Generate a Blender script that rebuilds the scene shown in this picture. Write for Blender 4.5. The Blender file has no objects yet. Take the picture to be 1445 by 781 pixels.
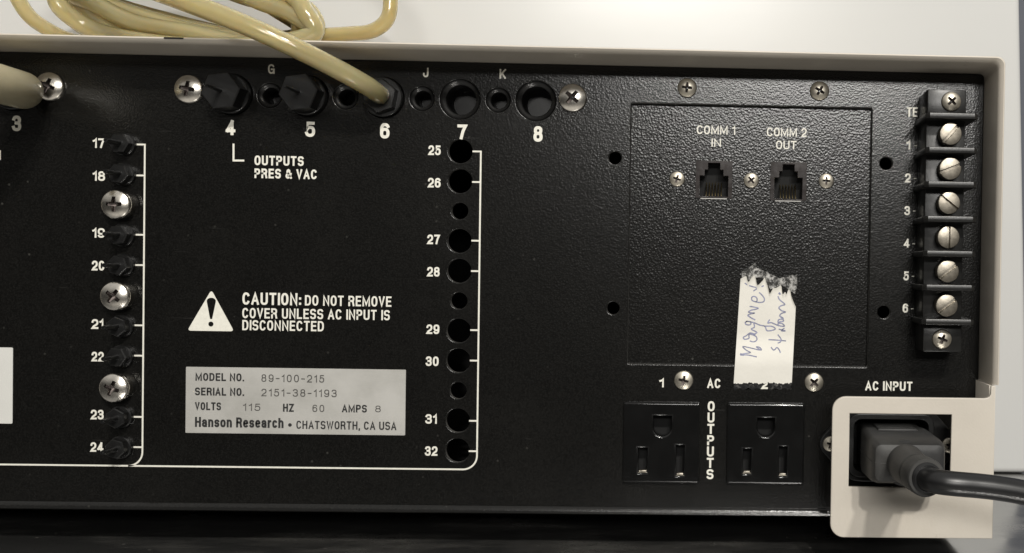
import bpy, bmesh, math, random
import numpy as np
from mathutils import Vector, Matrix
random.seed(7)
SC = bpy.context.scene
COL = SC.collection
S = 0.001                      # everything below is authored in millimetres
R = math.radians

# ------------------------------------------------------------------ camera
FPX, PPX, PPY, D = 1500.0, 1065.0, 409.0, 357.0     # focal length / principal point in photo pixels, distance in mm
a_, b_, c_ = -0.0316, 0.0150, 0.0162
Rz = np.array([[math.cos(c_), -math.sin(c_), 0], [math.sin(c_), math.cos(c_), 0], [0, 0, 1]])
Ry = np.array([[math.cos(a_), 0, math.sin(a_)], [0, 1, 0], [-math.sin(a_), 0, math.cos(a_)]])
Rx = np.array([[1, 0, 0], [0, math.cos(b_), -math.sin(b_)], [0, math.sin(b_), math.cos(b_)]])
M = Rz @ Ry @ Rx
cam = bpy.data.cameras.new('camera')
cam.sensor_width = 36.0
cam.lens = 36.0 * FPX / 1445.0
cam.shift_x = (722.5 - PPX) / 1445.0
cam.shift_y = (PPY - 390.5) / 1445.0
cam.clip_start = 0.005
cam.clip_end = 50
camo = bpy.data.objects.new('camera', cam)
COL.objects.link(camo)
def _bv(row): return Vector((row[0], row[2], -row[1]))
r_, d_, f_ = _bv(M[0]), _bv(M[1]), _bv(M[2])
camo.matrix_world = Matrix(((r_.x, -d_.x, -f_.x, 0), (r_.y, -d_.y, -f_.y, -D * S), (r_.z, -d_.z, -f_.z, 0), (0, 0, 0, 1)))
SC.camera = camo

def P(px, py, d=0.0):
    """photo measurement -> point (mm) on the plane d mm in front of the rear panel"""
    w = M.T @ np.array([px - PPX, py - PPY, FPX])
    t = (D - d) / w[2]
    return Vector((w[0] * t, -d, -w[1] * t))

# ------------------------------------------------------------------ world, lamps, exposure
world = bpy.data.worlds.new('World')
SC.world = world
world.use_nodes = True
nt = world.node_tree
nt.nodes.clear()
wo = nt.nodes.new('ShaderNodeOutputWorld')
bg = nt.nodes.new('ShaderNodeBackground')
tc = nt.nodes.new('ShaderNodeTexCoord')
sep = nt.nodes.new('ShaderNodeSeparateXYZ')
rmp = nt.nodes.new('ShaderNodeValToRGB')
mr = nt.nodes.new('ShaderNodeMapRange')
mr.inputs[1].default_value = -1; mr.inputs[2].default_value = 1
nt.links.new(tc.outputs['Generated'], sep.inputs[0])
nt.links.new(sep.outputs['Z'], mr.inputs[0])
nt.links.new(mr.outputs[0], rmp.inputs[0])
rmp.color_ramp.elements[0].position = 0.0; rmp.color_ramp.elements[0].color = (1.1, 1.04, 0.94, 1)
rmp.color_ramp.elements[1].position = 0.95; rmp.color_ramp.elements[1].color = (0.9, 0.88, 0.84, 1)
e = rmp.color_ramp.elements.new(0.25); e.color = (0.95, 0.9, 0.82, 1)
e = rmp.color_ramp.elements.new(0.37); e.color = (0.05, 0.048, 0.043, 1)
e = rmp.color_ramp.elements.new(0.56); e.color = (0.06, 0.058, 0.053, 1)
e = rmp.color_ramp.elements.new(0.72); e.color = (0.80, 0.775, 0.73, 1)
nt.links.new(rmp.outputs[0], bg.inputs[0])
bg.inputs[1].default_value = 0.62
nt.links.new(bg.outputs[0], wo.inputs[0])

def lamp(name, az, el, dist, size, power, target=(20, 0, 0), col=(1, 0.965, 0.9), asp=0.6):
    L = bpy.data.lights.new(name, 'AREA')
    L.shape = 'RECTANGLE'; L.size = size; L.size_y = size * asp
    L.energy = power; L.color = col
    o = bpy.data.objects.new(name, L); COL.objects.link(o)
    t = Vector(target) * S
    v = Vector((math.sin(R(az)) * math.cos(R(el)), -math.cos(R(az)) * math.cos(R(el)), math.sin(R(el))))
    o.location = t + v * dist
    o.rotation_euler = (-v).to_track_quat('-Z', 'Y').to_euler()
    return o
lamp('ceiling_lamp', 7, 34, 2.2, 0.08, 15.5)
lamp('ceiling_lamp', 15, 35, 2.2, 0.08, 15.5)
lamp('room_lamp', 5, 14.5, 2.6, 0.85, 20, (20, 0, 20), (1, 0.975, 0.93), 0.25)

SC.view_settings.view_transform = 'Standard'
SC.view_settings.look = 'None'
SC.view_settings.exposure = 0.0
SC.view_settings.gamma = 1.0
SC.cycles.max_bounces = 10
SC.cycles.caustics_reflective = False
SC.cycles.transmission_bounces = 10

# ------------------------------------------------------------------ materials
def mat(name, col=(0.5, 0.5, 0.5), rough=0.5, metal=0.0, **kw):
    m = bpy.data.materials.new(name); m.use_nodes = True
    b = m.node_tree.nodes['Principled BSDF']
    b.inputs['Base Color'].default_value = (*col, 1)
    b.inputs['Roughness'].default_value = rough
    b.inputs['Metallic'].default_value = metal
    for k, v in kw.items():
        b.inputs[k.replace('_', ' ')].default_value = v
    return m
def N(m, t): return m.node_tree.nodes.new(t)
def LK(m, a, b): m.node_tree.links.new(a, b)
def objco(m, scale=(1, 1, 1)):
    t = N(m, 'ShaderNodeTexCoord'); mp = N(m, 'ShaderNodeMapping')
    mp.inputs['Scale'].default_value = scale
    LK(m, t.outputs['Object'], mp.inputs[0]); return mp.outputs[0]
def noise(m, co, scale, detail=3, rough=0.5):
    n = N(m, 'ShaderNodeTexNoise'); n.inputs['Scale'].default_value = scale
    n.inputs['Detail'].default_value = detail; n.inputs['Roughness'].default_value = rough
    LK(m, co, n.inputs['Vector']); return n.outputs['Fac']
def ramp(m, fac, stops):
    r = N(m, 'ShaderNodeValToRGB'); cr = r.color_ramp
    while len(cr.elements) < len(stops): cr.elements.new(0.5)
    for el, (p, c) in zip(cr.elements, stops):
        el.position = p; el.color = (*c, 1) if len(c) == 3 else c
    LK(m, fac, r.inputs[0]); return r.outputs[0]
def bump(m, h, strength, dist, prev=None):
    b = N(m, 'ShaderNodeBump'); b.inputs['Strength'].default_value = strength
    b.inputs['Distance'].default_value = dist
    LK(m, h, b.inputs['Height'])
    if prev is not None: LK(m, prev, b.inputs['Normal'])
    return b.outputs[0]
def bsdf(m): return m.node_tree.nodes['Principled BSDF']
def mixc(m, fac, a, b):
    x = N(m, 'ShaderNodeMix'); x.data_type = 'RGBA'
    LK(m, fac, x.inputs['Factor'])
    for i, v in ((6, a), (7, b)):
        if isinstance(v, tuple): x.inputs[i].default_value = (*v, 1)
        else: LK(m, v, x.inputs[i])
    return x.outputs[2]

def dusty(m, base, dust, co, amount=0.5, speck=True):
    cl = ramp(m, noise(m, co, 28, 5, 0.6), [(0.45, (0, 0, 0)), (0.85, (amount,) * 3)])
    c = mixc(m, cl, base, dust)
    if speck:
        v = N(m, 'ShaderNodeTexVoronoi'); v.inputs['Scale'].default_value = 190
        LK(m, co, v.inputs['Vector'])
        sp = ramp(m, v.outputs['Distance'], [(0.03, (1, 1, 1)), (0.10, (0, 0, 0))])
        gate = ramp(m, noise(m, co, 60, 2), [(0.46, (0, 0, 0)), (0.66, (0.65, 0.65, 0.65))])
        mu = N(m, 'ShaderNodeMath'); mu.operation = 'MULTIPLY'
        LK(m, sp, mu.inputs[0]); LK(m, gate, mu.inputs[1])
        c = mixc(m, mu.outputs[0], c, (0.16, 0.155, 0.14))
        t = N(m, 'ShaderNodeTexCoord'); mp = N(m, 'ShaderNodeMapping'); mp.inputs['Rotation'].default_value = (0, R(62), 0); mp.inputs['Scale'].default_value = (1, 1, 26)
        LK(m, t.outputs['Object'], mp.inputs[0])
        sc = ramp(m, noise(m, mp.outputs[0], 42, 3, 0.6), [(0.70, (0, 0, 0)), (0.74, (0.55, 0.55, 0.55))])
        c = mixc(m, sc, c, (0.075, 0.073, 0.068))
    return c

def black_paint(name, grain, strength, dist, rough, base=(0.0115, 0.0112, 0.0105)):
    m = mat(name, base, rough)
    co = objco(m)
    bsdf(m).inputs['Specular IOR Level'].default_value = 0.45
    c = dusty(m, base, (0.022, 0.021, 0.019), co, 0.45)
    LK(m, c, bsdf(m).inputs['Base Color'])
    v1 = N(m, 'ShaderNodeTexVoronoi'); v1.feature = 'SMOOTH_F1'; v1.inputs['Scale'].default_value = grain; v1.inputs['Smoothness'].default_value = 0.6
    LK(m, co, v1.inputs['Vector'])
    nb = bump(m, v1.outputs['Distance'], strength, dist)
    nb = bump(m, noise(m, co, grain * 0.8, 3, 0.6), strength * 0.8, dist * 0.8, nb)
    # light and dark of the grain relief put into the colour as well
    gr = ramp(m, v1.outputs['Distance'], [(0.15, tuple(x * 2.1 for x in base)), (0.6, tuple(x * 0.55 for x in base))])
    LK(m, mixc(m, ramp(m, noise(m, co, 300, 2), [(0.3, (.25,) * 3), (0.7, (.75,) * 3)]), c, gr), bsdf(m).inputs['Base Color'])
    LK(m, nb, bsdf(m).inputs['Normal'])
    return m
M_PANEL = black_paint('black_textured_paint', 1850, 0.9, 0.000036, 0.20, (0.0065, 0.0063, 0.0058))
M_PLATE = black_paint('black_wrinkle_paint', 1500, 1.0, 0.000046, 0.20, (0.0065, 0.0063, 0.0058))
def plain(name, col, rough, grain=900, strength=0.15, dist=0.0001, var=0.12, scale=120, **kw):
    m = mat(name, col, rough, **kw)
    co = objco(m)
    n = noise(m, co, scale, 4, 0.6)
    c = ramp(m, n, [(0.3, tuple(max(0, x * (1 - var)) for x in col)), (0.7, tuple(min(1, x * (1 + var)) for x in col))])
    LK(m, c, bsdf(m).inputs['Base Color'])
    rr = N(m, 'ShaderNodeMapRange'); rr.inputs[3].default_value = max(0.02, rough - 0.07); rr.inputs[4].default_value = min(1, rough + 0.07)
    LK(m, noise(m, co, scale * 2.3, 3), rr.inputs[0]); LK(m, rr.outputs[0], bsdf(m).inputs['Roughness'])
    LK(m, bump(m, noise(m, co, grain, 2), strength, dist), bsdf(m).inputs['Normal'])
    return m
M_BEIGE = plain('beige_enamel', (0.635, 0.585, 0.51), 0.42, 1400, 0.25, 0.00012, 0.05, 45)
M_BLKPL = plain('black_moulded_plastic', (0.012, 0.012, 0.012), 0.33, 1200, 0.15, 0.0001, 0.2)
M_OUT = plain('black_outlet_plastic', (0.007, 0.007, 0.007), 0.1, 1600, 0.12, 0.00006, 0.2)
M_TERM = plain('black_terminal_plastic', (0.010, 0.010, 0.0095), 0.33, 1200, 0.2, 0.0001, 0.2)
M_NYLON = plain('black_nylon', (0.007, 0.007, 0.007), 0.34, 900, 0.04, 0.0001, 0.2)
M_EDGE = plain('bare_cut_edge', (0.10, 0.097, 0.09), 0.45, 1500, 0.3, 0.0001, 0.4, 500)
M_DARK = mat('dark_interior', (0.003, 0.003, 0.003), 0.8)
M_INK = plain('cream_ink', (0.86, 0.84, 0.75), 0.55, 2500, 0.2, 0.00005, 0.07, 700)
M_INKG = plain('grey_ink', (0.66, 0.65, 0.57), 0.55, 2500, 0.2, 0.00005, 0.1, 700)
M_BLACKINK = plain('black_ink', (0.02, 0.02, 0.02), 0.5, 2500, 0.1, 0.00005, 0.3, 900)
M_GREYINK = plain('faded_stamp_ink', (0.075, 0.072, 0.066), 0.6, 2500, 0.1, 0.00005, 0.35, 900)
M_PEN = plain('blue_ballpoint', (0.27, 0.28, 0.40), 0.6, 2500, 0.1, 0.00005, 0.35, 900)
M_STICK = plain('white_sticker', (0.72, 0.715, 0.68), 0.5, 900, 0.1, 0.00005, 0.03)
M_DARKCORD = plain('black_vinyl', (0.009, 0.009, 0.0095), 0.33, 700, 0.03, 0.0001, 0.3)
_b = bsdf(M_BEIGE); _c0 = _b.inputs['Base Color'].links[0].from_socket
_co = objco(M_BEIGE)
_f = ramp(M_BEIGE, noise(M_BEIGE, _co, 22, 6, 0.7), [(0.50, (0, 0, 0)), (0.80, (0.42, 0.42, 0.42))])
_c1 = mixc(M_BEIGE, _f, _c0, (0.45, 0.395, 0.30))
_f = ramp(M_BEIGE, noise(M_BEIGE, _co, 210, 3, 0.6), [(0.70, (0, 0, 0)), (0.78, (0.35, 0.35, 0.35))])
LK(M_BEIGE, mixc(M_BEIGE, _f, _c1, (0.30, 0.26, 0.20)), _b.inputs['Base Color'])
# steel
def steel(name, col, rough, wear=0.12):
    m = mat(name, col, rough, 1.0)
    co = objco(m)
    n = noise(m, co, 420, 4, 0.6)
    LK(m, ramp(m, n, [(0.3, tuple(x * (1 - wear * 2.2) for x in col)), (0.62, col)]), bsdf(m).inputs['Base Color'])
    LK(m, bump(m, noise(m, co, 1300, 3), 0.25, 0.00006), bsdf(m).inputs['Normal'])
    return m
M_STEEL = steel('nickel_plated_steel', (0.80, 0.76, 0.69), 0.25)
M_BRASSY = steel('tarnished_nickel', (0.62, 0.575, 0.485), 0.40)
M_TSCREW = steel('worn_terminal_nickel', (0.33, 0.30, 0.25), 0.36, 0.2)
M_SHAFT = steel('dull_zinc', (0.16, 0.15, 0.13), 0.45)
M_RECESS = steel('shaded_recess', (0.10, 0.085, 0.08), 0.5)  # shade and grime of the cross recess put into a darker metal
M_GOLD = steel('gold_contact', (0.75, 0.62, 0.36), 0.25)
# nameplate foil
M_FOIL = mat('brushed_aluminium_foil', (0.62, 0.61, 0.57), 0.40, 0.4)
_co = objco(M_FOIL, (1, 1, 14))
_n = noise(M_FOIL, _co, 260, 4, 0.6)
_co2 = objco(M_FOIL)
_st = ramp(M_FOIL, noise(M_FOIL, _co2, 75, 4, 0.6), [(0.3, (0.52, 0.51, 0.475)), (0.65, (0.68, 0.665, 0.63))])
_c = mixc(M_FOIL, ramp(M_FOIL, _n, [(0.3, (0.0,) * 3), (0.7, (0.35,) * 3)]), _st, (0.68, 0.67, 0.63))
LK(M_FOIL, _c, bsdf(M_FOIL).inputs['Base Color'])
LK(M_FOIL, bump(M_FOIL, _n, 0.15, 0.00005), bsdf(M_FOIL).inputs['Normal'])
# smoky telephone jack
M_JACK = plain('smoky_plastic', (0.030, 0.025, 0.024), 0.16, 900, 0.1, 0.0001, 0.25, 200)
# hoses
def hose_mat(name, col, trans, rough, sss=0.25):
    m = mat(name, col, rough, 0, Transmission_Weight=trans, IOR=1.45)
    b = bsdf(m)
    b.inputs['Subsurface Weight'].default_value = sss
    b.inputs['Subsurface Radius'].default_value = (0.0045, 0.0034, 0.0022); b.inputs['Subsurface Scale'].default_value = 1.0
    b.inputs['Coat Weight'].default_value = 0.5
    b.inputs['Coat Roughness'].default_value = 0.12
    co = objco(m)
    n = noise(m, co, 30, 4, 0.55)
    LK(m, ramp(m, n, [(0.3, tuple(x * 0.86 for x in col)), (0.7, tuple(min(1, x * 1.08) for x in col))]), b.inputs['Base Color'])
    LK(m, bump(m, noise(m, co, 160, 3), 0.12, 0.0003), b.inputs['Normal'])
    return m
M_HOSE = hose_mat('yellowed_vinyl', (1.0, 0.80, 0.44), 0.70, 0.06, 0.7)
M_PALE = hose_mat('milky_vinyl', (0.70, 0.63, 0.43), 0.05, 0.38)
# plug: dusty black rubber
M_PLUG = mat('dusty_black_rubber', (0.03, 0.03, 0.03), 0.55)
_co = objco(M_PLUG)
_d = dusty(M_PLUG, (0.019, 0.019, 0.019), (0.12, 0.116, 0.106), _co, 0.75)
LK(M_PLUG, _d, bsdf(M_PLUG).inputs['Base Color'])
LK(M_PLUG, bump(M_PLUG, noise(M_PLUG, _co, 900, 3), 0.3, 0.00015), bsdf(M_PLUG).inputs['Normal'])
# masking tape
M_TAPE = plain('cream_masking_tape', (0.80, 0.775, 0.71), 0.62, 600, 0.35, 0.00018, 0.03, 90)
# bench: glossy black with wiped dust
M_BENCH = mat('black_bench_top', (0.012, 0.012, 0.012), 0.12, 0, IOR=6.0)
_co = objco(M_BENCH, (1, 2.6, 1))
_n = noise(M_BENCH, _co, 16, 6, 0.65)
_c = mixc(M_BENCH, ramp(M_BENCH, _n, [(0.5, (0, 0, 0)), (0.8, (0.5, 0.5, 0.5))]), (0.035, 0.035, 0.034), (0.22, 0.21, 0.19))
_v = N(M_BENCH, 'ShaderNodeTexVoronoi'); _v.inputs['Scale'].default_value = 120
LK(M_BENCH, objco(M_BENCH), _v.inputs['Vector'])
_sp = ramp(M_BENCH, _v.outputs['Distance'], [(0.04, (1, 1, 1)), (0.09, (0, 0, 0))])
_c = mixc(M_BENCH, _sp, _c, (0.22, 0.21, 0.19))
LK(M_BENCH, _c, bsdf(M_BENCH).inputs['Base Color'])
LK(M_BENCH, ramp(M_BENCH, _n, [(0.35, (0.10,) * 3), (0.75, (0.34,) * 3)]), bsdf(M_BENCH).inputs['Roughness'])
# white glossy cabinet
M_WHITE = plain('white_enamel', (0.70, 0.70, 0.685), 0.24, 60, 0.05, 0.0006, 0.015, 6)
M_WALL = plain('blue_grey_wall', (0.16, 0.17, 0.20), 0.7, 60, 0.1, 0.0006, 0.05, 6)

# ------------------------------------------------------------------ mesh helpers (mm)
def finish(name, bm, m, parent=None, smooth=True, loc=None):
    me = bpy.data.meshes.new(name)
    bmesh.ops.recalc_face_normals(bm, faces=bm.faces[:])
    bmesh.ops.scale(bm, vec=(S, S, S), verts=bm.verts[:])
    bm.to_mesh(me); bm.free()
    me.materials.append(m)
    if any(p.material_index for p in me.polygons): me.materials.append(M_RECESS)
    if smooth:
        for p in me.polygons: p.use_smooth = True
        try: me.set_sharp_from_angle(angle=R(32))
        except Exception: pass
    o = bpy.data.objects.new(name, me); COL.objects.link(o)
    if loc is not None: o.location = Vector(loc) * S
    if parent is not None: o.parent = parent
    return o
def copy_at(o, loc, parent=None, rot=None):
    c = o.copy(); COL.objects.link(c); c.location = Vector(loc) * S
    if rot is not None: c.rotation_euler = rot
    c.parent = parent if parent is not None else o.parent
    return c
def empty(name, loc=(0, 0, 0)):
    o = bpy.data.objects.new(name, None); COL.objects.link(o)
    o.location = Vector(loc) * S; o.empty_display_size = 0.02
    return o
def tag(o, label=None, cat=None, group=None, kind=None):
    if label: o['label'] = label
    if cat: o['category'] = cat
    if group: o['group'] = group
    if kind: o['kind'] = kind
    return o
def box(bm, x0, x1, y0, y1, z0, z1, bev=0.0, seg=2):
    r = bmesh.ops.create_cube(bm, size=1)
    vs = r['verts']
    for v in vs:
        v.co = Vector((x0 + (v.co.x + .5) * (x1 - x0), y0 + (v.co.y + .5) * (y1 - y0), z0 + (v.co.z + .5) * (z1 - z0)))
    if bev > 0:
        es = list({e for v in vs for e in v.link_edges})
        bmesh.ops.bevel(bm, geom=es, offset=bev, segments=seg, affect='EDGES', profile=0.5)
def prism(bm, pts, d0, d1, bev=0.0, seg=2):
    """outline (x,z) from depth d0 to d1 (mm in front of the panel)"""
    lo = [bm.verts.new((x, -d0, z)) for x, z in pts]
    hi = [bm.verts.new((x, -d1, z)) for x, z in pts]
    n = len(pts)
    fb = bm.faces.new(lo); ff = bm.faces.new(hi)
    for i in range(n): bm.faces.new((lo[i], lo[(i + 1) % n], hi[(i + 1) % n], hi[i]))
    if bev > 0:
        bmesh.ops.bevel(bm, geom=list(ff.edges), offset=bev, segments=seg, affect='EDGES', profile=0.5)
def lathe(bm, prof, n=40, c=(0, 0, 0)):
    """profile of (radius, d) revolved round the panel normal through c"""
    rings = []
    for r, d in prof:
        if r < 1e-6: rings.append([bm.verts.new((c[0], c[1] - d, c[2]))])
        else: rings.append([bm.verts.new((c[0] + r * math.cos(2 * math.pi * k / n), c[1] - d, c[2] + r * math.sin(2 * math.pi * k / n))) for k in range(n)])
    for A, B in zip(rings, rings[1:]):
        for k in range(n):
            k2 = (k + 1) % n
            q = [A[k % len(A)], A[k2 % len(A)], B[k2 % len(B)], B[k % len(B)]]
            u = []
            for v in q:
                if v not in u: u.append(v)
            if len(u) > 2: bm.faces.new(u)
def smooth_path(pts, sub=8):
    """Catmull-Rom through the points; works on tuples of any length"""
    P_ = [np.array(p, float) for p in pts]
    P_ = [2 * P_[0] - P_[1]] + P_ + [2 * P_[-1] - P_[-2]]
    out = []
    for i in range(1, len(P_) - 2):
        p0, p1, p2, p3 = P_[i - 1:i + 3]
        for k in range(sub):
            t = k / sub
            out.append(0.5 * ((2 * p1) + (-p0 + p2) * t + (2 * p0 - 5 * p1 + 4 * p2 - p3) * t * t + (-p0 + 3 * p1 - 3 * p2 + p3) * t ** 3))
    out.append(P_[-2]); return out
def tube(bm, path, rad, n=20, caps=True, bore=0.0):
    pts = [Vector(p[:3]) for p in path]
    rads = rad if isinstance(rad, list) else [rad] * len(pts)
    tang = []
    for i in range(len(pts)):
        t = pts[min(i + 1, len(pts) - 1)] - pts[max(i - 1, 0)]
        tang.append(t.normalized() if t.length > 1e-9 else (tang[-1] if tang else Vector((0, -1, 0))))
    up = Vector((0, 0, 1)) if abs(tang[0].z) < .9 else Vector((1, 0, 0))
    nrm = (up - tang[0] * up.dot(tang[0])).normalized()
    rings = []; inner = []
    for i, p in enumerate(pts):
        nrm = (nrm - tang[i] * nrm.dot(tang[i])).normalized()
        bi = tang[i].cross(nrm)
        rings.append([bm.verts.new(p + (nrm * math.cos(2 * math.pi * k / n) + bi * math.sin(2 * math.pi * k / n)) * rads[i]) for k in range(n)])
        if bore: inner.append([bm.verts.new(p + (nrm * math.cos(2 * math.pi * k / n) + bi * math.sin(2 * math.pi * k / n)) * bore) for k in range(n)])
    def skin(A, B):
        for k in range(n): bm.faces.new((A[k], A[(k + 1) % n], B[(k + 1) % n], B[k]))
    for A, B in zip(rings, rings[1:]): skin(A, B)
    if bore:
        for A, B in zip(inner, inner[1:]): skin(A, B)
        skin(rings[0], inner[0]); skin(rings[-1], inner[-1])
    elif caps:
        bm.faces.new(rings[0]); bm.faces.new(rings[-1])
def rrect(x0, x1, z0, z1, r, seg=6, corners=(1, 1, 1, 1)):
    """rounded rectangle, corners: bottom-left, bottom-right, top-right, top-left"""
    out = []
    for (cx, cz, a0, on) in ((x0 + r, z0 + r, 180, corners[0]), (x1 - r, z0 + r, 270, corners[1]), (x1 - r, z1 - r, 0, corners[2]), (x0 + r, z1 - r, 90, corners[3])):
        if not on:
            out.append((x0 if a0 in (180, 90) else x1, z0 if a0 in (180, 270) else z1)); continue
        for k in range(seg + 1):
            a = R(a0 + 90 * k / seg); out.append((cx + r * math.cos(a), cz + r * math.sin(a)))
    return out
def circ(cx, cz, r, n=40): return [(cx + r * math.cos(2 * math.pi * k / n), cz + r * math.sin(2 * math.pi * k / n)) for k in range(n)]
def plate(name, loops, d_front, thick, m, parent, bev=0.0):
    """sheet cut by holes: 2D filled curve turned into a mesh, front face at depth d_front"""
    cu = bpy.data.curves.new(name, 'CURVE'); cu.dimensions = '2D'; cu.fill_mode = 'BOTH'
    cu.extrude = thick / 2 - bev; cu.bevel_depth = bev; cu.bevel_resolution = 3; cu.offset = -bev
    for lp in loops:
        sp = cu.splines.new('POLY'); sp.points.add(len(lp) - 1)
        for pt, (x, z) in zip(sp.points, lp): pt.co = (x, z, 0, 1)
        sp.use_cyclic_u = True
    ob = bpy.data.objects.new(name + '_curve', cu); COL.objects.link(ob)
    dg = bpy.context.evaluated_depsgraph_get(); dg.update()
    me = bpy.data.meshes.new_from_object(ob.evaluated_get(dg))
    bpy.data.objects.remove(ob); bpy.data.curves.remove(cu)
    bm = bmesh.new(); bm.from_mesh(me); bpy.data.meshes.remove(me)
    bmesh.ops.remove_doubles(bm, verts=bm.verts[:], dist=1e-4)
    yc = -(d_front - thick / 2)
    for v in bm.verts: v.co = Vector((v.co.x, yc - v.co.z, v.co.y))
    return finish(name, bm, m, parent, smooth=False)

# ------------------------------------------------------------------ lettering: a stroke alphabet drawn as ribbons
def arc(cx, cy, rx, ry, a0, a1, n=12, ex=2.5):
    o = []
    for k in range(n + 1):
        a = R(a0 + (a1 - a0) * k / n); c, s = math.cos(a), math.sin(a)
        o.append((cx + rx * math.copysign(abs(c) ** (2 / ex), c), cy + ry * math.copysign(abs(s) ** (2 / ex), s)))
    return o
_S = arc(.5, .75, .5, .25, 25, 180, 8) + arc(.5, .75, .5, .25, 180, 250, 5)[1:] + arc(.5, .26, .5, .26, 70, 0, 5) + arc(.5, .26, .5, .26, 0, -155, 9)[1:]
GL = {   # glyph: (width, [strokes]) in a unit box
 'A': (.62, [[(0, 0), (.5, 1), (1, 0)], [(.2, .3), (.8, .3)]]),
 'C': (.58, [arc(.5, .5, .5, .5, 38, 322, 22)]),
 'D': (.58, [[(0, 0), (0, 1), (.42, 1)] + arc(.42, .5, .58, .5, 80, -80, 14) + [(.42, 0), (0, 0)]]),
 'E': (.5, [[(1, 1), (0, 1), (0, 0), (1, 0)], [(0, .52), (.88, .52)]]),
 'G': (.6, [arc(.5, .5, .5, .5, 38, 330, 22) , [(.55, .46), (1, .46), (1, 0)]]),
 'H': (.58, [[(0, 0), (0, 1)], [(1, 0), (1, 1)], [(0, .52), (1, .52)]]),
 'I': (.0, [[(.5, 0), (.5, 1)]]),
 'J': (.5, [[(1, 1), (1, .28)] + arc(.5, .28, .5, .28, 0, -180, 10) + [(0, .36)]]),
 'K': (.6, [[(0, 0), (0, 1)], [(1, 1), (.04, .38)], [(.36, .56), (1, 0)]]),
 'L': (.48, [[(0, 1), (0, 0), (1, 0)]]),
 'M': (.78, [[(0, 0), (0, 1), (.5, .12), (1, 1), (1, 0)]]),
 'N': (.6, [[(0, 0), (0, 1), (1, 0), (1, 1)]]),
 'O': (.58, [arc(.5, .5, .5, .5, 90, 450, 32)]),
 'P': (.55, [[(0, 0), (0, 1), (.5, 1)] + arc(.5, .73, .5, .27, 80, -80, 10) + [(.5, .46), (0, .46)]]),
 'R': (.58, [[(0, 0), (0, 1), (.5, 1)] + arc(.5, .75, .47, .25, 80, -80, 10) + [(.5, .5), (0, .5)], [(.5, .5), (.85, .42), (.92, .2), (1, 0)]]),
 'S': (.56, [_S]),
 'T': (.54, [[(0, 1), (1, 1)], [(.5, 1), (.5, 0)]]),
 'U': (.58, [[(0, 1), (0, .3)] + arc(.5, .3, .5, .3, 180, 360, 14) + [(1, .3), (1, 1)]]),
 'V': (.58, [[(0, 1), (.5, 0), (1, 1)]]),
 'W': (.86, [[(0, 1), (.25, 0), (.5, .95), (.75, 0), (1, 1)]]),
 'Z': (.55, [[(0, 1), (1, 1), (0, 0), (1, 0)]]),
 '0': (.5, [arc(.5, .5, .5, .5, 90, 450, 32)]),
 '1': (.22, [[(0, .78), (.6, .84), (1, 1), (1, 0)]]),
 '2': (.5, [arc(.5, .7, .5, .3, 170, -10, 14) + [(.9, .48), (.25, .22), (0, 0), (1, 0)]]),
 '3': (.5, [arc(.48, .76, .47, .24, 165, -80, 14) + [(.4, .53)], [(.4, .53)] + arc(.48, .265, .52, .265, 85, -165, 16)]),
 '4': (.54, [[(.72, 0), (.72, 1)], [(.72, 1), (0, .24)], [(0, .24), (1, .24)]]),
 '5': (.5, [[(.92, 1), (.16, 1), (.06, .5)] + arc(.47, .33, .53, .33, 120, -160, 16)]),
 '6': (.5, [arc(.5, .31, .5, .31, 90, 450, 24), [(0, .36)] + arc(.52, .6, .52, .4, 180, 35, 12)]),
 '7': (.5, [[(0, 1), (1, 1), (.62, .55), (.38, 0)]]),
 '8': (.5, [arc(.5, .77, .44, .23, 90, 450, 24), arc(.5, .27, .5, .27, 90, 450, 24)]),
 '9': (.5, [arc(.5, .69, .5, .31, 90, 450, 24), [(1, .64)] + arc(.48, .4, .52, .4, 0, -145, 12)]),
 '&': (.66, [[(1, 0), (.22, .72), (.28, .92), (.46, 1), (.64, .92), (.66, .76), (.5, .58), (.12, .4), (.02, .22), (.12, .06), (.36, 0), (.62, .06), (.85, .28), (.95, .52)]]),
 '-': (.34, [[(0, .45), (1, .45)]]),
 '.': (.0, [[(.5, 0), (.5, .01)]]),
 ',': (.06, [[(.9, .02), (.9, -.02), (.2, -.16)]]),
 ':': (.0, [[(.5, .06), (.5, .07)], [(.5, .58), (.5, .59)]]),
 'a': (.48, [arc(.48, .5, .46, .22, 160, 0, 8) + [(.94, .5), (.94, 0)], [(.94, .4), (.5, .4)] + arc(.45, .2, .45, .2, 100, 280, 10) + [(.6, .02), (.94, .2)]]),
 'n': (.48, [[(0, 0), (0, .72)], [(0, .5)] + arc(.5, .45, .5, .27, 150, 0, 8) + [(1, .4), (1, 0)]]),
 's': (.44, [[(x, y * .72) for x, y in _S]]),
 'o': (.5, [arc(.5, .36, .5, .36, 90, 450, 24)]),
 'e': (.48, [[(0, .38), (1, .38)] + arc(.5, .36, .5, .36, 0, 310, 20)]),
 'r': (.28, [[(0, 0), (0, .72)], [(0, .45), (.45, .68), (1, .7)]]),
 'c': (.46, [arc(.5, .36, .5, .36, 45, 315, 18)]),
 'h': (.48, [[(0, 0), (0, 1)], [(0, .5)] + arc(.5, .45, .5, .27, 150, 0, 8) + [(1, .4), (1, 0)]]),
}
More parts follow.
